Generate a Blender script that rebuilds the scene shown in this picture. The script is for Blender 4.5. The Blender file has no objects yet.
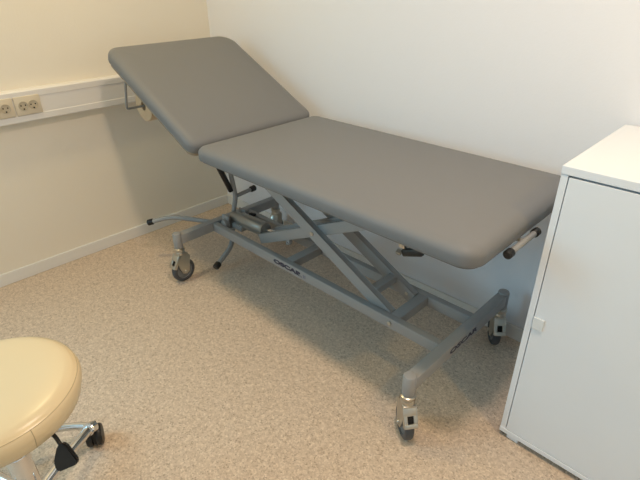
import bpy, bmesh, math
from mathutils import Vector, Matrix

scene = bpy.context.scene
COL = scene.collection
V = Vector

# ------------------------------------------------------------------ camera
cam_data = bpy.data.cameras.new('camera')
cam = bpy.data.objects.new('camera', cam_data)
COL.objects.link(cam)
yaw, pit, rol = 0.7827742, -0.5025737, -0.0123017
F = V((-math.sin(yaw) * math.cos(pit), math.cos(yaw) * math.cos(pit), math.sin(pit)))
R = V((math.cos(yaw), math.sin(yaw), 0))
U = R.cross(F)
R2 = R * math.cos(rol) + U * math.sin(rol)
U2 = U * math.cos(rol) - R * math.sin(rol)
cam.matrix_world = Matrix(((R2.x, U2.x, -F.x, 2.64404), (R2.y, U2.y, -F.y, -1.75767),
                           (R2.z, U2.z, -F.z, 1.40052), (0, 0, 0, 1)))
cam_data.sensor_width = 36
cam_data.lens = 486.756 / 640 * 36
cam_data.clip_start = 0.02
scene.camera = cam

# ------------------------------------------------------------------ world, lights, exposure
world = bpy.data.worlds.new('world')
scene.world = world
world.use_nodes = True
world.node_tree.nodes['Background'].inputs[0].default_value = (0.75, 0.85, 1.0, 1)
world.node_tree.nodes['Background'].inputs[1].default_value = 0.3

def area(name, loc, target, sx, sy, power, color):
    d = bpy.data.lights.new(name, 'AREA')
    d.shape = 'RECTANGLE'
    d.size, d.size_y = sx, sy
    d.energy = power
    d.color = color
    o = bpy.data.objects.new(name, d)
    COL.objects.link(o)
    o.location = loc
    o.rotation_euler = (V(target) - V(loc)).to_track_quat('-Z', 'Y').to_euler()
    return o

area('ceiling_lamp_left', (0.48, -1.1, 2.55), (0.48, -1.1, 0), 0.16, 0.16, 10.8, (1.0, 0.77, 0.38))
area('ceiling_lamp_middle', (2.3, -1.05, 2.55), (2.3, -1.05, 0), 0.16, 0.16, 19.6, (1.0, 0.77, 0.60))
area('ceiling_lamp_right', (3.5, -1.05, 2.55), (3.5, -1.05, 0), 0.16, 0.16, 10.5, (1.0, 0.70, 0.24))
area('cool_daylight_fill', (0.1, -3.0, 1.6), (4.0, -3.0, 1.0), 1.1, 1.2, 31.0, (0.31, 0.75, 1.0))  # unseen cool fill, added here to light the back wall; no window built

vs = scene.view_settings
vs.view_transform = 'Standard'
vs.look = 'None'
vs.gamma = 1
vs.use_curve_mapping = False
vs.exposure = 0.03

# ------------------------------------------------------------------ materials
def lin(c):
    return tuple(((x / 255) / 12.92 if x / 255 <= 0.04045 else ((x / 255 + 0.055) / 1.055) ** 2.4) for x in c) + (1,)

def mat(name, rgb, rough=0.5, metal=0.0, bump=0.0, bscale=200.0, var=0.0, vscale=8.0, coat=0.0, spec=0.5):
    m = bpy.data.materials.new(name)
    m.use_nodes = True
    nt = m.node_tree
    b = nt.nodes['Principled BSDF']
    base = lin(rgb)
    b.inputs['Base Color'].default_value = base
    b.inputs['Roughness'].default_value = rough
    b.inputs['Metallic'].default_value = metal
    b.inputs['Coat Weight'].default_value = coat
    b.inputs['Specular IOR Level'].default_value = spec
    tc = nt.nodes.new('ShaderNodeTexCoord')
    if var > 0:
        n = nt.nodes.new('ShaderNodeTexNoise')
        n.inputs['Scale'].default_value = vscale
        n.inputs['Detail'].default_value = 4
        nt.links.new(tc.outputs['Object'], n.inputs['Vector'])
        mx = nt.nodes.new('ShaderNodeMix')
        mx.data_type = 'RGBA'
        mx.inputs[6].default_value = tuple(x * (1 - var) for x in base[:3]) + (1,)
        mx.inputs[7].default_value = tuple(min(1, x * (1 + var)) for x in base[:3]) + (1,)
        nt.links.new(n.outputs[0], mx.inputs[0])
        nt.links.new(mx.outputs[2], b.inputs['Base Color'])
    if bump > 0:
        n = nt.nodes.new('ShaderNodeTexNoise')
        n.inputs['Scale'].default_value = bscale
        n.inputs['Detail'].default_value = 3
        nt.links.new(tc.outputs['Object'], n.inputs['Vector'])
        bp = nt.nodes.new('ShaderNodeBump')
        bp.inputs['Strength'].default_value = bump
        bp.inputs['Distance'].default_value = 0.002
        nt.links.new(n.outputs[0], bp.inputs['Height'])
        nt.links.new(bp.outputs[0], b.inputs['Normal'])
    return m

def floor_mat():
    m = bpy.data.materials.new('speckled_vinyl')
    m.use_nodes = True
    nt = m.node_tree
    b = nt.nodes['Principled BSDF']
    tc = nt.nodes.new('ShaderNodeTexCoord')
    vo = nt.nodes.new('ShaderNodeTexVoronoi')
    vo.inputs['Scale'].default_value = 210
    nt.links.new(tc.outputs['Object'], vo.inputs['Vector'])
    sep = nt.nodes.new('ShaderNodeSeparateColor')
    nt.links.new(vo.outputs['Color'], sep.inputs[0])
    cr = nt.nodes.new('ShaderNodeValToRGB')
    cr.color_ramp.interpolation = 'LINEAR'
    els = cr.color_ramp.elements
    els[0].position = 0.0; els[0].color = lin((132, 115, 99))
    els[1].position = 1.0; els[1].color = lin((242, 226, 206))
    for pos, c in ((0.12, (188, 168, 149)), (0.45, (206, 186, 166)), (0.8, (222, 203, 183))):
        e = els.new(pos); e.color = lin(c)
    nt.links.new(sep.outputs[0], cr.inputs[0])
    n = nt.nodes.new('ShaderNodeTexNoise')
    n.inputs['Scale'].default_value = 60
    n.inputs['Detail'].default_value = 6
    n.inputs['Roughness'].default_value = 0.7
    nt.links.new(tc.outputs['Object'], n.inputs['Vector'])
    cr2 = nt.nodes.new('ShaderNodeValToRGB')
    cr2.color_ramp.elements[0].position = 0.35; cr2.color_ramp.elements[0].color = lin((182, 162, 143))
    cr2.color_ramp.elements[1].position = 0.65; cr2.color_ramp.elements[1].color = lin((229, 210, 190))
    nt.links.new(n.outputs[0], cr2.inputs[0])
    mx = nt.nodes.new('ShaderNodeMix')
    mx.data_type = 'RGBA'
    mx.inputs[0].default_value = 0.5
    nt.links.new(cr.outputs[0], mx.inputs[6])
    nt.links.new(cr2.outputs[0], mx.inputs[7])
    nt.links.new(mx.outputs[2], b.inputs['Base Color'])
    b.inputs['Roughness'].default_value = 0.55
    b.inputs['Specular IOR Level'].default_value = 0.3
    return m

M = dict(
    wall_warm_lit=mat('wall_paint_warm_light', (242, 235, 221), 0.7, bump=0.25, bscale=120, spec=0.3),  # same white wall, with warm lamp light mixed into the paint colour
    wall=mat('wall_paint', (240, 241, 246), 0.7, bump=0.25, bscale=120, spec=0.3),
    ceiling=mat('ceiling_paint', (235, 233, 230), 0.8),
    base=mat('baseboard_paint', (236, 235, 232), 0.5),
    floor=floor_mat(),
    vinyl=mat('grey_leatherette', (124, 125, 127), 0.5, bump=0.12, bscale=900, spec=0.28),
    seam=mat('grey_seam', (118, 115, 111), 0.6),
    board=mat('bed_underside_board', (160, 146, 126), 0.6),
    steel=mat('grey_powder_coat', (152, 153, 154), 0.38, bump=0.05, bscale=600, spec=0.5),
    galv=mat('zinc_plated_steel', (190, 188, 180), 0.3, metal=0.9),
    chrome=mat('chrome', (225, 225, 225), 0.1, metal=1.0),
    pump=mat('grey_pump_paint', (150, 148, 143), 0.3, metal=0.5),
    black=mat('black_plastic', (22, 22, 23), 0.45),
    hole=mat('dark_gap', (30, 28, 26), 0.9),
    tyre=mat('grey_rubber', (72, 76, 82), 0.5),
    hub=mat('wheel_core_grey', (120, 123, 126), 0.5),
    ink=mat('dark_blue_print', (38, 40, 66), 0.5),
    inkpale=mat('pale_blue_print', (118, 118, 136), 0.5),
    cream=mat('cream_leatherette', (226, 206, 169), 0.28, bump=0.08, bscale=500, spec=0.5),
    creamseam=mat('cream_seam', (190, 172, 140), 0.6),
    cab=mat('white_lacquer', (234, 239, 245), 0.35, spec=0.4),
    tab=mat('clear_white_plastic', (228, 233, 236), 0.25),
    trunk=mat('white_plastic_trunking', (236, 233, 230), 0.35),
    socket=mat('cream_socket_plastic', (222, 210, 188), 0.35),
    socketin=mat('cream_socket_recess', (196, 184, 162), 0.4),
    paper=mat('couch_roll_paper', (214, 190, 158), 0.9, bump=0.3, bscale=150),
    card=mat('cardboard_core', (120, 104, 84), 0.9),
)

# ------------------------------------------------------------------ helpers
def obj(name, bm, m, parent=None, smooth=None):
    me = bpy.data.meshes.new(name)
    bmesh.ops.recalc_face_normals(bm, faces=bm.faces)
    bm.to_mesh(me)
    bm.free()
    me.materials.append(m)
    if smooth is not None:
        for p in me.polygons:
            p.use_smooth = True
        me.set_sharp_from_angle(angle=math.radians(smooth))
    o = bpy.data.objects.new(name, me)
    COL.objects.link(o)
    if parent is not None:
        o.parent = parent
    return o

def empty(name, loc, label, cat, group=None):
    o = bpy.data.objects.new(name, None)
    o.empty_display_size = 0.05
    COL.objects.link(o)
    o.location = loc
    bpy.context.view_layer.update()
    o['label'] = label
    o['category'] = cat
    if group:
        o['group'] = group
    return o

def tag(o, label, cat, group=None):
    o['label'] = label
    o['category'] = cat
    if group:
        o['group'] = group
    return o

def add_box(bm, lo, hi, bev=0.0, seg=2, mtx=None):
    lo, hi = V(lo), V(hi)
    r = bmesh.ops.create_cube(bm, size=1)
    vs_ = r['verts']
    for v in vs_:
        v.co = V([lo[i] + (v.co[i] + 0.5) * (hi[i] - lo[i]) for i in range(3)])
    if mtx:
        for v in vs_:
            v.co = mtx @ v.co
    if bev > 0:
        es = list({e for v in vs_ for e in v.link_edges})
        bmesh.ops.bevel(bm, geom=es, offset=bev, segments=seg, affect='EDGES', profile=0.5)

def frame_to(a, b, up=(0, 0, 1)):
    a, b = V(a), V(b)
    x = (b - a).normalized()
    up = V(up)
    y = up.cross(x)
    if y.length < 1e-5:
        y = V((0, 1, 0))
    y.normalize()
    z = x.cross(y)
    return Matrix(((x.x, y.x, z.x, a.x), (x.y, y.y, z.y, a.y), (x.z, y.z, z.z, a.z), (0, 0, 0, 1)))

def add_beam(bm, a, b, w, h, bev=0.0022, up=(0, 0, 1)):
    L = (V(b) - V(a)).length
    add_box(bm, (0, -w / 2, -h / 2), (L, w / 2, h / 2), bev, 2, frame_to(a, b, up))

def add_lathe(bm, prof, mtx=None, n=40):
    """prof: list of (r, z) about local z."""
    rings = []
    for r, z in prof:
        if r < 1e-6:
            v = V((0, 0, z))
            rings.append([bm.verts.new(mtx @ v if mtx else v)])
        else:
            ring = []
            for i in range(n):
                t = 2 * math.pi * i / n
                v = V((r * math.cos(t), r * math.sin(t), z))
                ring.append(bm.verts.new(mtx @ v if mtx else v))
            rings.append(ring)
    for A, B in zip(rings, rings[1:]):
        for i in range(n):
            j = (i + 1) % n
            if len(A) == 1 and len(B) == 1:
                continue
            if len(A) == 1:
                bm.faces.new((A[0], B[i], B[j]))
            elif len(B) == 1:
                bm.faces.new((A[i], A[j], B[0]))
            else:
                bm.faces.new((A[i], A[j], B[j], B[i]))

def cyl_mtx(a, b):
    d = (V(b) - V(a)).normalized()
    q = V((0, 0, 1)).rotation_difference(d)
    return Matrix.Translation(V(a)) @ q.to_matrix().to_4x4()

def add_cyl(bm, a, b, r, n=32, ch=0.0015):
    L = (V(b) - V(a)).length
    ch = min(ch, r * 0.4, L * 0.4)
    add_lathe(bm, [(0, 0), (r - ch, 0), (r, ch), (r, L - ch), (r - ch, L), (0, L)], cyl_mtx(a, b), n)

def smooth_path(pts, rad=0.03, n=6):
    pts = [V(p) for p in pts]
    out = [pts[0]]
    for i in range(1, len(pts) - 1):
        a, b, c = pts[i - 1], pts[i], pts[i + 1]
        r = min(rad, (a - b).length * 0.45, (c - b).length * 0.45)
        p, q = b + (a - b).normalized() * r, b + (c - b).normalized() * r
        for k in range(n + 1):
            t = k / n
            out.append(p * (1 - t) ** 2 + b * 2 * t * (1 - t) + q * t * t)
    out.append(pts[-1])
    return out

def add_tube(bm, pts, r, n=16, closed=False):
    pts = [V(p) for p in pts]
    m = len(pts)
    prev = None
    rings = []
    for i in range(m):
        if closed:
            d = pts[(i + 1) % m] - pts[i - 1]
        else:
            d = pts[min(i + 1, m - 1)] - pts[max(i - 1, 0)]
        d.normalize()
        if prev is None:
            x = d.orthogonal().normalized()
        else:
            x = (prev - d * prev.dot(d)).normalized()
        prev = x
        y = d.cross(x)
        rings.append([bm.verts.new(pts[i] + (x * math.cos(2 * math.pi * k / n) + y * math.sin(2 * math.pi * k / n)) * r)
                      for k in range(n)])
    seq = list(zip(rings, rings[1:]))
    for A, B in seq:
        for k in range(n):
            bm.faces.new((A[k], A[(k + 1) % n], B[(k + 1) % n], B[k]))
    if closed:
        A, B = rings[-1], rings[0]
        # align
        best = min(range(n), key=lambda s: sum((A[k].co - B[(k + s) % n].co).length for k in range(n)))
        for k in range(n):
            bm.faces.new((A[k], A[(k + 1) % n], B[(k + 1 + best) % n], B[(k + best) % n]))
    else:
        bm.faces.new(rings[0])
        bm.faces.new(rings[-1])

def outline(L, W, radii, d, seg=10):
    """Rounded rectangle 0..L x 0..W inset by d; radii order: (0,0) (L,0) (L,W) (0,W)."""
    pts = []
    cs = [(0, 0, math.pi), (L, 0, 1.5 * math.pi), (L, W, 0), (0, W, 0.5 * math.pi)]
    for (cx, cy, a0), r in zip(cs, radii):
        rr = max(r - d, 0.004)
        sx, sy = (1 if cx == 0 else -1), (1 if cy == 0 else -1)
        ox, oy = cx + sx * (d + rr), cy + sy * (d + rr)
        for k in range(seg + 1):
            a = a0 + 0.5 * math.pi * k / seg
            pts.append((ox + rr * math.cos(a), oy + rr * math.sin(a)))
    return pts

def add_cushion(bm, L, W, H, radii, er=0.03, crown=0.006, mtx=None):
    prof = [(0.03, 0.0), (0.008, 0.0), (0.002, 0.003), (0.0, 0.009), (0.0, H - er)]
    for k in range(1, 9):
        a = 0.5 * math.pi * k / 8
        prof.append((er * 1.25 * (1 - math.cos(a)), H - er + (er - crown) * math.sin(a)))
    prof += [(er * 1.25 + 0.03, H - crown * 0.55), (er * 1.25 + 0.075, H - crown * 0.15), (er * 1.25 + 0.13, H)]
    rings = []
    for d, z in prof:
        rings.append([bm.verts.new((mtx @ V((x, y, z))) if mtx else (x, y, z)) for x, y in outline(L, W, radii, d)])
    n = len(rings[0])
    for A, B in zip(rings, rings[1:]):
        for i in range(n):
            bm.faces.new((A[i], A[(i + 1) % n], B[(i + 1) % n], B[i]))
    bm.faces.new(rings[0])
    bm.faces.new(rings[-1])

def text_obj(name, body, m, mtx, width, height, parent, offset=0.0):
    cu = bpy.data.curves.new(name, 'FONT')
    cu.body = body
    cu.offset = offset
    cu.extrude = 0.002
    cu.align_x = 'LEFT'
    t = bpy.data.objects.new(name + '_source', cu)
    COL.objects.link(t)
    dg = bpy.context.evaluated_depsgraph_get()
    me = bpy.data.meshes.new_from_object(t.evaluated_get(dg))
    bpy.data.objects.remove(t)
    xs = [v.co.x for v in me.vertices]; ys = [v.co.y for v in me.vertices]
    x0, x1, y0, y1 = min(xs), max(xs), min(ys), max(ys)
    for v in me.vertices:
        v.co = mtx @ V(((v.co.x - x0) / (x1 - x0) * width, (v.co.y - y0) / (y1 - y0) * height, v.co.z * 0.3))
    me.materials.clear()
    me.materials.append(m)
    o = bpy.data.objects.new(name, me)
    COL.objects.link(o)
    o.parent = parent
    return o

def struct(name, bm, m, parent=None):
    o = obj(name, bm, m, parent)
    o['kind'] = 'structure'
    return o

# ------------------------------------------------------------------ the room
X1, Y0, H = 4.3, -4.0, 2.6
bm = bmesh.new(); add_box(bm, (-0.15, Y0 - 0.15, -0.1), (X1 + 0.15, 0.15, 0)); struct('floor', bm, M['floor'])
bm = bmesh.new(); add_box(bm, (-0.15, Y0 - 0.15, H), (X1 + 0.15, 0.15, H + 0.1)); struct('ceiling', bm, M['ceiling'])
bm = bmesh.new(); add_box(bm, (-0.15, Y0, 0), (0, 0, H)); struct('wall_left', bm, M['wall_warm_lit'])
bm = bmesh.new(); add_box(bm, (-0.15, 0, 0), (X1 + 0.15, 0.15, H)); struct('wall_back', bm, M['wall'])
bm = bmesh.new(); add_box(bm, (X1, Y0, 0), (X1 + 0.15, 0, H)); struct('wall_right', bm, M['wall'])
bm = bmesh.new(); add_box(bm, (-0.15, Y0 - 0.15, 0), (X1 + 0.15, Y0, H)); struct('wall_front', bm, M['wall'])
bm = bmesh.new(); add_box(bm, (0, Y0, 0), (0.013, -0.013, 0.066), 0.003); struct('baseboard_left', bm, M['base'])
bm = bmesh.new(); add_box(bm, (0, -0.013, 0), (X1, 0, 0.066), 0.003); struct('baseboard_back', bm, M['base'])

# ------------------------------------------------------------------ treatment bench
bench = empty('treatment_bench', (1.35, -0.43, 0),
              'grey padded examination bench on a wheeled scissor-lift steel frame along the wall', 'treatment bench')
BI = Matrix.Translation((-1.35, 0.43, 0))

def bpart(name, bm, m, parent=None, smooth=40):
    bmesh.ops.transform(bm, matrix=BI, verts=bm.verts)
    return obj(name, bm, m, parent or bench, smooth)

YN, YF = -0.776, -0.084
W = YF - YN
ZT, TH = 0.806, 0.064
XH, XE = 0.955, 2.201
# seat cushion
bm = bmesh.new()
add_cushion(bm, XE - XH, W, TH, (0.050, 0.060, 0.075, 0.050), er=0.034, mtx=Matrix.Translation((XH, YN, ZT - TH)))
bpart('seat_cushion', bm, M['vinyl'], smooth=60)
# backrest cushion
bx, bz = 0.310, 1.129
d = V((XH - bx, 0, ZT - bz)); LB = d.length + 0.004
d.normalize()
nb = V((-d.z, 0, d.x))
Bm = Matrix(((d.x, 0, nb.x, bx), (0, 1, 0, YN), (d.z, 0, nb.z, bz), (0, 0, 0, 1)))
Bm = Bm @ Matrix.Translation((0, 0, -TH))
bm = bmesh.new()
add_cushion(bm, LB, W, TH, (0.060, 0.05, 0.05, 0.085), er=0.034, mtx=Bm)
bpart('backrest', bm, M['vinyl'], smooth=60)
# boards below the cushions
def add_panel(bm, L, W, radii, d, z0, z1, mtx):
    lo = [bm.verts.new(mtx @ V((x, y, z0))) for x, y in outline(L, W, radii, d)]
    hi = [bm.verts.new(mtx @ V((x, y, z1))) for x, y in outline(L, W, radii, d)]
    bm.faces.new(lo); bm.faces.new(hi)
    for k in range(len(lo)):
        q = (k + 1) % len(lo)
        bm.faces.new((lo[k], lo[q], hi[q], hi[k]))
bm = bmesh.new()
add_panel(bm, XE - XH, W, (0.050, 0.060, 0.075, 0.050), 0.014, -0.0075, -0.0005, Matrix.Translation((XH, YN, ZT - TH)))
bpart('seat_board', bm, M['seam'])
bm = bmesh.new()
add_panel(bm, LB, W, (0.060, 0.05, 0.05, 0.085), 0.012, -0.018, -0.0005, Bm)
bpart('backrest_board', bm, M['board'])
# upper frame
UN, UF = -0.55, -0.30
bm = bmesh.new()
zc = ZT - TH - 0.034
for y in (UN, UF):
    add_beam(bm, (XH + 0.0, y, zc), (XE - 0.06, y, zc), 0.03, 0.042)
for x in (XH + 0.02, 1.9, XE - 0.08):
    add_beam(bm, (x, UN, zc), (x, UF, zc), 0.03, 0.038)
bpart('upper_frame', bm, M['steel'])
bm = bmesh.new()
for y in (UN, UF):
    p = Bm @ V((0.06, y - YN, -0.028)); q = Bm @ V((LB - 0.02, y - YN, -0.028))
    add_beam(bm, p, q, 0.025, 0.03)
p = Bm @ V((0.08, UN - YN, -0.028)); q = Bm @ V((0.08, UF - YN, -0.028))
add_beam(bm, p, q, 0.025, 0.028)
p = Bm @ V((0.36, YN + 0.1 - YN, -0.028)); q = Bm @ V((0.36, UF - YN, -0.028))
add_beam(bm, p, q, 0.025, 0.028)
bpart('backrest_frame', bm, M['steel'])

# base frame: two crossbars, two rails, posts
XL, XR = 0.634, 2.034
CN, CF = -0.745, -0.104
ZB = 0.242
bars = []
for x in (XL, XR):
    bm = bmesh.new()
    add_box(bm, (x - 0.02, CN + 0.012, 0.217), (x + 0.02, CF - 0.012, 0.267), 0.0025)
    bars.append(bpart('crossbar', bm, M['steel']))
for y, nm in ((-0.53, 0), (-0.315, 1)):
    bm = bmesh.new()
    add_box(bm, (XL + 0.018, y - 0.015, 0.216), (XR - 0.018, y + 0.015, 0.262), 0.0025)
    r_ = bpart('side_rail', bm, M['steel'])
    if nm == 0:
        rail = r_
# crossmembers between the rails
for x, w in ((1.215, 0.045), (1.806, 0.045)):
    bm = bmesh.new()
    add_box(bm, (x - w / 2, -0.517, 0.222), (x + w / 2, -0.328, 0.262), 0.003)
    bpart('crossmember', bm, M['steel'])
# pivot bolts on near rail
for x in (1.802,):
    bm = bmesh.new(); add_cyl(bm, (x, -0.544, 0.243), (x, -0.5525, 0.243), 0.008, 20)
    bpart('pivot_bolt', bm, M['galv'])

# scissor arms
def arm(a, b, y, w=0.028, h=0.048):
    bm = bmesh.new()
    add_beam(bm, (a[0], y, a[1]), (b[0], y, b[1]), w, h)
    return bpart('scissor_arm', bm, M['steel'])
A0, A1 = (1.77, 0.239), (0.99, 0.633)
B0, B1 = (0.957, 0.258), (1.84, 0.677)
arm(A0, A1, -0.498); arm(A0, A1, -0.345)
arm(B0, B1, -0.468); arm(B0, B1, -0.375)
bm = bmesh.new()
add_beam(bm, (1.672, -0.486, 0.298), (1.672, -0.357, 0.298), 0.036, 0.032)
bpart('arm_tie', bm, M['steel'])
bm = bmesh.new()
add_cyl(bm, (1.358, -0.517, 0.447), (1.358, -0.325, 0.447), 0.009, 20)
bpart('pivot_bolt', bm, M['galv'])
for x, z in ((1.745, 0.255),):
    bm = bmesh.new(); add_cyl(bm, (x, -0.363, z), (x, -0.357, z), 0.008, 20)
    bpart('pivot_bolt', bm, M['galv'])
for x, z in ((1.83, 0.674), (1.01, 0.625)):
    bm = bmesh.new(); add_cyl(bm, (x, -0.52, z), (x, -0.32, z), 0.010, 20)
    bpart('slide_axle', bm, M['galv'])
bm = bmesh.new()
add_box(bm, (0.985, -0.525, 0.61), (1.035, -0.516, 0.70), 0.002)
add_box(bm, (0.985, -0.326, 0.61), (1.035, -0.317, 0.70), 0.002)
add_box(bm, (0.985, -0.565, 0.692), (1.035, -0.285, 0.70), 0.002)
bpart('axle_bracket', bm, M['steel'])
# small bracket hanging below the arm
bm = bmesh.new()
add_box(bm, (1.150, -0.478, 0.305), (1.172, -0.458, 0.335), 0.003)
add_cyl(bm, (1.161, -0.484, 0.312), (1.161, -0.452, 0.312), 0.007, 16)
bpart('arm_bracket', bm, M['steel'])

# hydraulic pump
bm = bmesh.new()
add_lathe(bm, [(0, 0), (0.026, 0), (0.030, 0.004), (0.030, 0.07), (0.038, 0.078), (0.038, 0.235), (0.034, 0.244), (0.034, 0.27), (0.024, 0.275), (0, 0.275)],
          cyl_mtx((0.675, -0.43, 0.272), (0.96, -0.43, 0.288)), 36)
pump = bpart('hydraulic_pump', bm, M['pump'])
bm = bmesh.new(); add_cyl(bm, (0.945, -0.43, 0.288), (1.09, -0.43, 0.305), 0.009, 20)
add_cyl(bm, (1.085, -0.45, 0.305), (1.085, -0.41, 0.305), 0.012, 20)
o = bpart('piston_rod', bm, M['chrome'], pump)
bm = bmesh.new()
add_box(bm, (0.652, -0.50, 0.225), (0.72, -0.34, 0.237), 0.002)
for y in (-0.485, -0.375):
    add_box(bm, (0.66, y - 0.004, 0.235), (0.715, y + 0.004, 0.300), 0.002)
add_cyl(bm, (0.685, -0.505, 0.275), (0.685, -0.335, 0.275), 0.008, 20)
add_cyl(bm, (0.70, -0.512, 0.262), (0.70, -0.492, 0.262), 0.020, 20)
add_box(bm, (0.72, -0.475, 0.236), (0.80, -0.385, 0.262), 0.003)
bpart('pump_bracket', bm, M['steel'])
bm = bmesh.new(); add_cyl(bm, (0.735, -0.345, 0.272), (0.755, -0.345, 0.276), 0.008, 20)
add_box(bm, (0.722, -0.362, 0.255), (0.742, -0.342, 0.280), 0.003)
bpart('pump_valve', bm, M['black'])

# foot levers
def capped(name, path, r, capr, ends, rad=0.05):
    bm = bmesh.new(); sp = smooth_path(path, rad); add_tube(bm, sp, r)
    o = bpart(name, bm, M['steel'], smooth=50)
    for e in ends:
        a, b = (sp[0], sp[1]) if e == 0 else (sp[-1], sp[-2])
        dd = (a - b).normalized()
        bm = bmesh.new(); add_cyl(bm, a - dd * 0.026, a + dd * 0.008, capr, 24, 0.004)
        bpart('rubber_cap', bm, M['black'], o)
    return o
capped('foot_lever', [(0.331, -0.738, 0.228), (0.428, -0.655, 0.266), (0.56, -0.565, 0.256), (0.618, -0.53, 0.252)], 0.0125, 0.0165, (0,), 0.06)
capped('foot_lever', [(0.792, -0.643, 0.101), (0.753, -0.515, 0.15), (0.70, -0.46, 0.19), (0.685, -0.44, 0.27)], 0.0125, 0.017, (0,), 0.06)
capped('lever_post', [(0.664, -0.42, 0.28), (0.662, -0.392, 0.37), (0.66, -0.408, 0.50), (0.655, -0.41, 0.868)], 0.0125, 0.016, (), 0.03)
capped('locking_lever', [(0.66, -0.267, 0.378), (0.66, -0.395, 0.37)], 0.0105, 0.016, (0,))
# gas spring of the backrest
bm = bmesh.new(); add_cyl(bm, (0.655, -0.413, 0.405), (0.66, -0.545, 0.73), 0.014, 24)
gs = bpart('gas_spring', bm, M['black'])
bm = bmesh.new(); add_cyl(bm, (0.66, -0.54, 0.72), (0.66, -0.60, 0.868), 0.006, 16)
bpart('spring_rod', bm, M['chrome'], gs)

# handle at the foot end
bm = bmesh.new(); add_cyl(bm, (2.211, -0.605, 0.7345), (2.211, -0.435, 0.7345), 0.009, 24)
fh = bpart('tilt_handle', bm, M['steel'])
for y0, y1 in ((-0.618, -0.590), (-0.450, -0.424)):
    bm = bmesh.new(); add_cyl(bm, (2.211, y0, 0.7345), (2.211, y1, 0.7345), 0.0130, 24, 0.004)
    bpart('rubber_cap', bm, M['black'], fh)
bm = bmesh.new(); add_cyl(bm, (2.211, -0.51, 0.7345), (2.14, -0.51, 0.731), 0.006, 16)
bpart('handle_stem', bm, M['steel'], fh)

# clamp knob under the near edge
bm = bmesh.new()
add_box(bm, (1.930, -0.715, 0.690), (1.952, -0.690, 0.743), 0.003)
add_cyl(bm, (1.930, -0.714, 0.666), (1.930, -0.702, 0.676), 0.009, 20)
kb = bpart('side_clamp', bm, M['galv'])
bm = bmesh.new()
add_box(bm, (0, -0.010, -0.014), (0.072, 0.010, 0.010), 0.006, mtx=frame_to((1.938, -0.700, 0.672), (2.00, -0.700, 0.696)))
bpart('clamp_grip', bm, M['black'], kb)

# printed name on rail and crossbar
Mt = BI @ Matrix(((1, 0, 0, 1.135), (0, 0, -1, -0.5453), (0, 1, 0, 0.230), (0, 0, 0, 1)))
text_obj('printed_name', 'OSCAR', M['ink'], Mt, 0.188, 0.021, rail, 0.055)
Mt = BI @ Matrix(((1, 0, 0, 1.331), (0, 0, -1, -0.5453), (0, 1, 0, 0.230), (0, 0, 0, 1)))
text_obj('printed_mark', 'II', M['inkpale'], Mt, 0.014, 0.017, rail, 0.02)
Mt = BI @ Matrix(((0, 0, 1, 2.0543), (1, 0, 0, -0.535), (0, 1, 0, 0.234), (0, 0, 0, 1)))
text_obj('printed_name', 'OSCAR', M['ink'], Mt, 0.19, 0.021, bars[1], 0.035)

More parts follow.
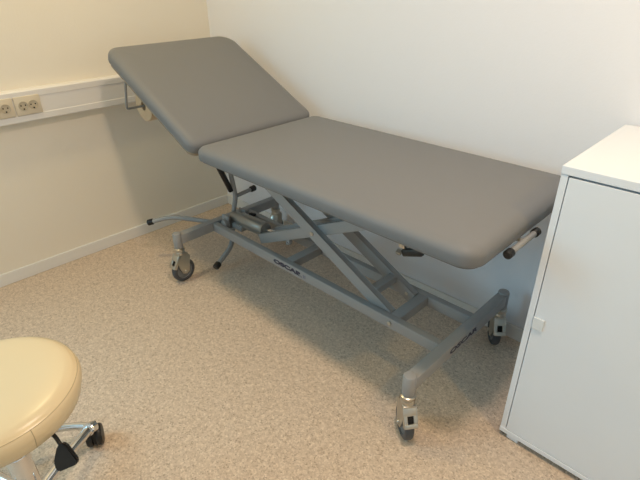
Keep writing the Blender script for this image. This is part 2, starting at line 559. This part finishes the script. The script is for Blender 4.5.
# posts and castors
def castor(x, y, hx, hy, ax=-0.010):
    h = V((hx, hy, 0)).normalized()
    s = V((-h.y, h.x, 0))
    Mx = BI @ Matrix(((h.x, s.x, 0, x), (h.y, s.y, 0, y), (0, 0, 1, 0), (0, 0, 0, 1)))
    def cp(name, bm, m, parent=None):
        bmesh.ops.transform(bm, matrix=Mx, verts=bm.verts)
        return obj(name, bm, m, parent or bench, 40)
    bm = bmesh.new()
    add_lathe(bm, [(0, 0.196), (0.021, 0.196), (0.0225, 0.199), (0.0225, 0.270), (0.020, 0.2745), (0.012, 0.277), (0, 0.2775)], None, 36)
    cp('post', bm, M['steel'])
    # fork: collar, two cheeks and a crown
    az = 0.0625
    bm = bmesh.new()
    add_lathe(bm, [(0, 0.1965), (0.018, 0.1965), (0.026, 0.192), (0.027, 0.182), (0.023, 0.174), (0.026, 0.166), (0.024, 0.157), (0, 0.157)], None, 32)
    for sy in (-1, 1):
        sil = [(-0.040, 0.140), (-0.028, 0.160), (0.022, 0.160), (0.034, 0.138), (0.028, 0.095), (0.012, 0.052), (-0.010, 0.044), (-0.026, 0.056)]
        vs0 = [bm.verts.new((px, sy * 0.0205 - 0.002, pz)) for px, pz in sil]
        vs1 = [bm.verts.new((px, sy * 0.0205 + 0.002, pz)) for px, pz in sil]
        bm.faces.new(vs0); bm.faces.new(vs1)
        for i in range(len(sil)):
            j = (i + 1) % len(sil)
            bm.faces.new((vs0[i], vs0[j], vs1[j], vs1[i]))
    add_box(bm, (-0.032, -0.0225, 0.150), (0.026, 0.0225, 0.161), 0.004)
    add_cyl(bm, (ax, -0.028, az), (ax, 0.028, az), 0.008, 16)
    fk = cp('castor_fork', bm, M['galv'])
    # brake pedal: sloping plate with a slot towards the front
    bm = bmesh.new()
    a, b = V((0.022, 0, 0.158)), V((0.056, 0, 0.095))
    T = frame_to(a, b)
    Lp = (b - a).length
    add_box(bm, (0, -0.022, -0.002), (Lp * 0.45, 0.022, 0.002), 0.0015, mtx=T)
    add_box(bm, (Lp * 0.40, -0.022, -0.002), (Lp, -0.010, 0.002), 0.0015, mtx=T)
    add_box(bm, (Lp * 0.40, 0.010, -0.002), (Lp, 0.022, 0.002), 0.0015, mtx=T)
    add_box(bm, (Lp * 0.80, -0.022, -0.003), (Lp * 1.02, 0.022, 0.005), 0.002, mtx=T)
    add_box(bm, (0.0, -0.024, -0.012), (Lp, -0.0205, 0.003), 0.001, mtx=T)
    add_box(bm, (0.0, 0.0205, -0.012), (Lp, 0.024, 0.003), 0.001, mtx=T)
    cp('brake_pedal', bm, M['galv'], fk)
    bm = bmesh.new()
    add_box(bm, (Lp * 0.42, -0.009, -0.006), (Lp * 0.80, 0.009, -0.001), 0.001, mtx=T)
    cp('brake_slot', bm, M['hole'], fk)
    # wheel: tyre and core
    bm = bmesh.new()
    T2 = cyl_mtx((ax, -0.0155, az), (ax, 0.0155, az))
    add_lathe(bm, [(0.044, 0.001), (0.054, 0), (0.0605, 0.004), (0.0625, 0.010), (0.0625, 0.021), (0.0605, 0.027), (0.054, 0.031), (0.044, 0.030), (0.044, 0.001)], T2, 40)
    wh = cp('wheel', bm, M['tyre'])
    bm = bmesh.new()
    add_lathe(bm, [(0, 0.003), (0.016, 0.003), (0.018, 0.008), (0.041, 0.008), (0.0445, 0.003), (0.0445, 0.028), (0.041, 0.023), (0.018, 0.023), (0.016, 0.028), (0, 0.028)], T2, 40)
    cp('wheel_hub', bm, M['hub'], wh)

castor(XR, CN, 0.80, -0.60, -0.005)
castor(XR, CF, 0.62, -0.78, -0.022)
castor(XL, CN, 0.05, -1.0, -0.004)
castor(XL, CF, 0.45, -0.90)

# paper roll holder (part of the bench) and the paper roll on it
rc = V((0.340, 0, 0.838))
bm = bmesh.new()
def upto(y, xx):
    return (xx, y, 0)
up = nb * 1.0
def holder(y):
    # from the roll axis end straight up to the underside of the backrest
    s = 0.16
    p = rc + V((0, y, 0))
    k = Bm.inverted() @ p
    q = V((p.x + 0.055, p.y, Bm.translation.z - (p.x + 0.055 - Bm.translation.x) * 0.5 - 0.004))
    return p, q
p0, q0 = holder(-0.74)
p1, q1 = holder(-0.113)
add_tube(bm, smooth_path([q0, p0, p1, q1], 0.012), 0.0055, 12)
bpart('roll_holder', bm, M['steel'], smooth=50)

roll = empty('paper_roll', (rc.x, -0.42, rc.z), 'cream couch paper roll hanging on a rod under the head end of the bench', 'paper roll')
RI = Matrix.Translation((-rc.x, 0.42, -rc.z))
bm = bmesh.new()
T2 = cyl_mtx((rc.x, -0.655, rc.z), (rc.x, -0.20, rc.z))
add_lathe(bm, [(0.0225, 0), (0.073, 0), (0.075, 0.002), (0.075, 0.446), (0.073, 0.448), (0.0225, 0.448), (0.0225, 0)], T2, 48)
bmesh.ops.transform(bm, matrix=RI, verts=bm.verts)
obj('paper', bm, M['paper'], roll, 40)
bm = bmesh.new()
add_lathe(bm, [(0.0075, 0.003), (0.0225, 0.003), (0.0225, 0.445), (0.0075, 0.445), (0.0075, 0.003)], T2, 32)
bmesh.ops.transform(bm, matrix=RI, verts=bm.verts)
o = obj('cardboard_core', bm, M['card'], roll, 40)

# ------------------------------------------------------------------ wall trunking and sockets
bm = bmesh.new()
prof = [(0.0, 0.797), (0.052, 0.797), (0.058, 0.802), (0.058, 0.829), (0.0555, 0.831), (0.0555, 0.9065), (0.058, 0.9085), (0.058, 0.934), (0.052, 0.9405), (0.0, 0.9405)]
ya, yb = -3.2, -0.002
va = [bm.verts.new((0.0005 + x, ya, z)) for x, z in prof]
vb = [bm.verts.new((0.0005 + x, yb, z)) for x, z in prof]
bm.faces.new(va); bm.faces.new(vb)
for i in range(len(prof)):
    j = (i + 1) % len(prof)
    bm.faces.new((va[i], va[j], vb[j], vb[i]))
trunk = tag(obj('cable_trunking', bm, M['trunk']), 'long white plastic cable trunking running along the left wall at bench height', 'cable trunking')
def socket(yc, label):
    s = empty('wall_socket', (0.0562, yc, 0.873), label, 'socket')
    s['group'] = 'double sockets in the cable trunking'
    bm = bmesh.new()
    hw = 0.056
    # face plate with two round recesses built as rings
    add_box(bm, (0, -hw, -0.042), (0.008, hw, 0.042), 0.0025)
    obj('face_plate', bm, M['socket'], s, 40)
    for yy in (-0.0215, 0.0215):
        T = Matrix.Translation((0.0078, yy, 0.0)) @ Matrix.Rotation(math.pi / 2, 4, 'Y')
        bm = bmesh.new()
        add_lathe(bm, [(0.0208, 0), (0.0208, 0.003), (0.0190, 0.0035), (0.0182, 0.003), (0.0178, 0.0006), (0, 0.0006)], T, 36)
        r = obj('socket_well', bm, M['socketin'], s, 40)
        for dy in (-0.0095, 0.0095):
            bm = bmesh.new(); add_cyl(bm, (0.0082, yy + dy, 0.002), (0.0090, yy + dy, 0.002), 0.0032, 14, 0.0002)
            obj('pin_hole', bm, M['hole'], r)
        bm = bmesh.new()
        add_box(bm, (0.0082, yy - 0.003, -0.0165), (0.0122, yy + 0.003, -0.011), 0.0006)
        obj('earth_clip', bm, M['hole'], r)
    return s
socket(-1.081, 'cream double wall socket in the trunking, the one nearer the bench')
socket(-1.199, 'cream double wall socket in the trunking, cut off at the left edge of the photo')

# ------------------------------------------------------------------ white cabinet
cx0, cx1, cy0, cy1, ch = 2.266, 3.067, -0.516, -0.016, 0.974
cab = empty('storage_cabinet', (cx0, cy0, 0), 'white storage cabinet with a flat door standing in the corner beyond the foot of the bench', 'cabinet')
cab['label'] = 'white storage cabinet with a flat door beside the foot end of the bench'
CI = Matrix.Translation((-cx0, -cy0, 0))
def cpart(name, bm, m, parent=None, smooth=None):
    bmesh.ops.transform(bm, matrix=CI, verts=bm.verts)
    return obj(name, bm, m, parent or cab, smooth)
bm = bmesh.new()
T = 0.018
add_box(bm, (cx0, cy0, 0.022), (cx0 + T, cy1, ch - 0.0225), 0.001)
add_box(bm, (cx1 - T, cy0, 0.022), (cx1, cy1, ch - 0.0225), 0.001)
add_box(bm, (cx0 + T, cy1 - 0.008, 0.04), (cx1 - T, cy1, ch - 0.0225))
add_box(bm, (cx0 + T, cy0 + 0.03, ch - 0.06), (cx1 - T, cy1 - 0.008, ch - 0.0225))
cpart('body', bm, M['cab'])
bm = bmesh.new(); add_box(bm, (cx0 - 0.001, cy0 - 0.002, ch - 0.022), (cx1 + 0.001, cy1, ch), 0.0015)
cpart('top_panel', bm, M['cab'])
bm = bmesh.new(); add_box(bm, (cx0 - 0.0005, cy0 - 0.003, 0.022), (cx1 + 0.0005, cy1 - 0.01, 0.040), 0.0015)
cpart('bottom_panel', bm, M['cab'])
bm = bmesh.new(); add_box(bm, (cx0 + T + 0.0025, cy0 - 0.001, 0.042), (cx1 - T - 0.002, cy0 + 0.017, ch - 0.0275), 0.001)
door = cpart('door', bm, M['cab'])
bm = bmesh.new(); add_box(bm, (cx0 + T + 0.0025, cy0 - 0.007, 0.478), (cx0 + T + 0.034, cy0 - 0.0012, 0.518), 0.002)
cpart('door_tab_handle', bm, M['tab'], door)
for x in (cx0 + 0.025, cx1 - 0.065):
    for y in (cy0 + 0.004, cy1 - 0.06):
        bm = bmesh.new(); add_box(bm, (x, y, 0), (x + 0.04, y + 0.04, 0.0215), 0.003)
        cpart('foot', bm, M['cab'])

# ------------------------------------------------------------------ stool
sx, sy = 1.47, -1.72
stool = empty('rolling_stool', (sx, sy, 0), 'round cream leatherette stool on a chrome five-star base with castors', 'stool')
def spart(name, bm, m, parent=None, smooth=40):
    return obj(name, bm, m, parent or stool, smooth)
bm = bmesh.new()
RS = 0.205
ZS = 0.536
prof = [(0, ZS - 0.080), (RS - 0.03, ZS - 0.080), (RS - 0.018, ZS - 0.078), (RS - 0.010, ZS - 0.071), (RS - 0.004, ZS - 0.052), (RS, ZS - 0.038),
        (RS + 0.001, ZS - 0.028), (RS - 0.001, ZS - 0.018), (RS - 0.0045, ZS - 0.0105), (RS - 0.007, ZS - 0.0100), (RS - 0.010, ZS - 0.006), (RS - 0.018, ZS + 0.0005),
        (RS - 0.035, ZS + 0.005), (RS - 0.07, ZS + 0.007), (RS - 0.12, ZS + 0.005), (0.03, ZS + 0.002), (0, ZS + 0.0015)]
add_lathe(bm, prof, None, 96)
seat = spart('seat', bm, M['cream'], smooth=70)
bm = bmesh.new()
add_tube(bm, [((RS - 0.0048) * math.cos(2 * math.pi * i / 96), (RS - 0.0048) * math.sin(2 * math.pi * i / 96), ZS - 0.0100) for i in range(96)], 0.0010, 6, True)
a = math.radians(10)
pts = [(r_ * math.cos(a), r_ * math.sin(a), z_) for r_, z_ in prof[3:10]]
add_tube(bm, pts, 0.0010, 6)
spart('seam', bm, M['creamseam'], seat)
bm = bmesh.new()
add_cyl(bm, (0, 0, ZS - 0.10), (0, 0, ZS - 0.0805), 0.07, 32)
add_cyl(bm, (0, 0, ZS - 0.13), (0, 0, ZS - 0.10), 0.03, 32)
spart('seat_mount', bm, M['black'])
bm = bmesh.new()
add_lathe(bm, [(0, 0.075), (0.036, 0.075), (0.038, 0.08), (0.034, 0.13), (0.029, 0.135), (0.029, 0.30), (0.027, 0.303), (0.015, 0.304), (0.015, 0.40), (0, 0.40)], None, 40)
spart('column', bm, M['chrome'])
ang0 = math.atan2(-1.503 + 1.72, 1.307 - 1.47)
for i in range(5):
    a = ang0 + i * 2 * math.pi / 5
    c, s = math.cos(a), math.sin(a)
    bm = bmesh.new()
    add_tube(bm, smooth_path([(0.03 * c, 0.03 * s, 0.118), (0.14 * c, 0.14 * s, 0.110), (0.255 * c, 0.255 * s, 0.086)], 0.05), 0.0160, 18)
    spart('leg', bm, M['chrome'], smooth=60)
    bm = bmesh.new()
    hx, hy = 0.272 * c, 0.272 * s
    add_cyl(bm, (hx - 0.020 * c, hy - 0.020 * s, 0.092), (hx + 0.008 * c, hy + 0.008 * s, 0.076), 0.0215, 24, 0.004)
    spart('leg_end', bm, M['chrome'])
    # twin wheel castor turned sideways
    t = a + 0.5
    wx, wy = math.cos(t), math.sin(t)
    px, py = -wy, wx
    ox, oy = hx + wx * 0.008, hy + wy * 0.008
    bm = bmesh.new()
    for k in (-1, 1):
        A_ = V((ox + px * 0.007 * k, oy + py * 0.007 * k, 0.036))
        B_ = V((ox + px * 0.023 * k, oy + py * 0.023 * k, 0.036))
        add_lathe(bm, [(0, 0), (0.034, 0), (0.036, 0.003), (0.036, 0.012), (0.031, 0.018), (0, 0.019)], cyl_mtx(A_, B_), 32)
    add_box(bm, (-0.020, -0.0068, 0.018), (0.024, 0.0068, 0.070), 0.004, mtx=Matrix.Translation((ox, oy, 0)) @ Matrix.Rotation(t, 4, 'Z'))
    spart('castor', bm, M['black'])
bm = bmesh.new()
add_tube(bm, [(0.268 * math.cos(ang0 + k * math.radians(72) / 20), 0.268 * math.sin(ang0 + k * math.radians(72) / 20), 0.090) for k in range(21)], 0.0125, 14)
spart('base_arc', bm, M['chrome'], smooth=60)
# height lever with a flat black paddle
bm = bmesh.new()
add_tube(bm, smooth_path([(0.02, 0.0, 0.43), (0.10, 0.055, 0.43), (0.128, 0.079, 0.42), (0.163, 0.082, 0.394)], 0.02), 0.0050, 10)
lev = spart('height_lever', bm, M['black'])
bm = bmesh.new()
c0 = V((0.182, 0.079, 0.380))
px_, py_ = V((0.713, 0.701, -0.011)), V((-0.331, 0.350, 0.876))
pz_ = px_.cross(py_)
sil = [(-0.020, 0.026), (-0.010, 0.036), (0.002, 0.034), (0.031, -0.004), (0.028, -0.016), (-0.014, -0.034), (-0.022, -0.028), (-0.027, -0.010)]
v0 = [bm.verts.new(c0 + px_ * x + py_ * y - pz_ * 0.007) for x, y in sil]
v1 = [bm.verts.new(c0 + px_ * x + py_ * y + pz_ * 0.007) for x, y in sil]
bm.faces.new(v0); bm.faces.new(v1)
for i in range(8):
    bm.faces.new((v0[i], v0[(i + 1) % 8], v1[(i + 1) % 8], v1[i]))
bmesh.ops.bevel(bm, geom=bm.edges[:], offset=0.003, segments=2, affect='EDGES')
spart('paddle', bm, M['black'], lev)
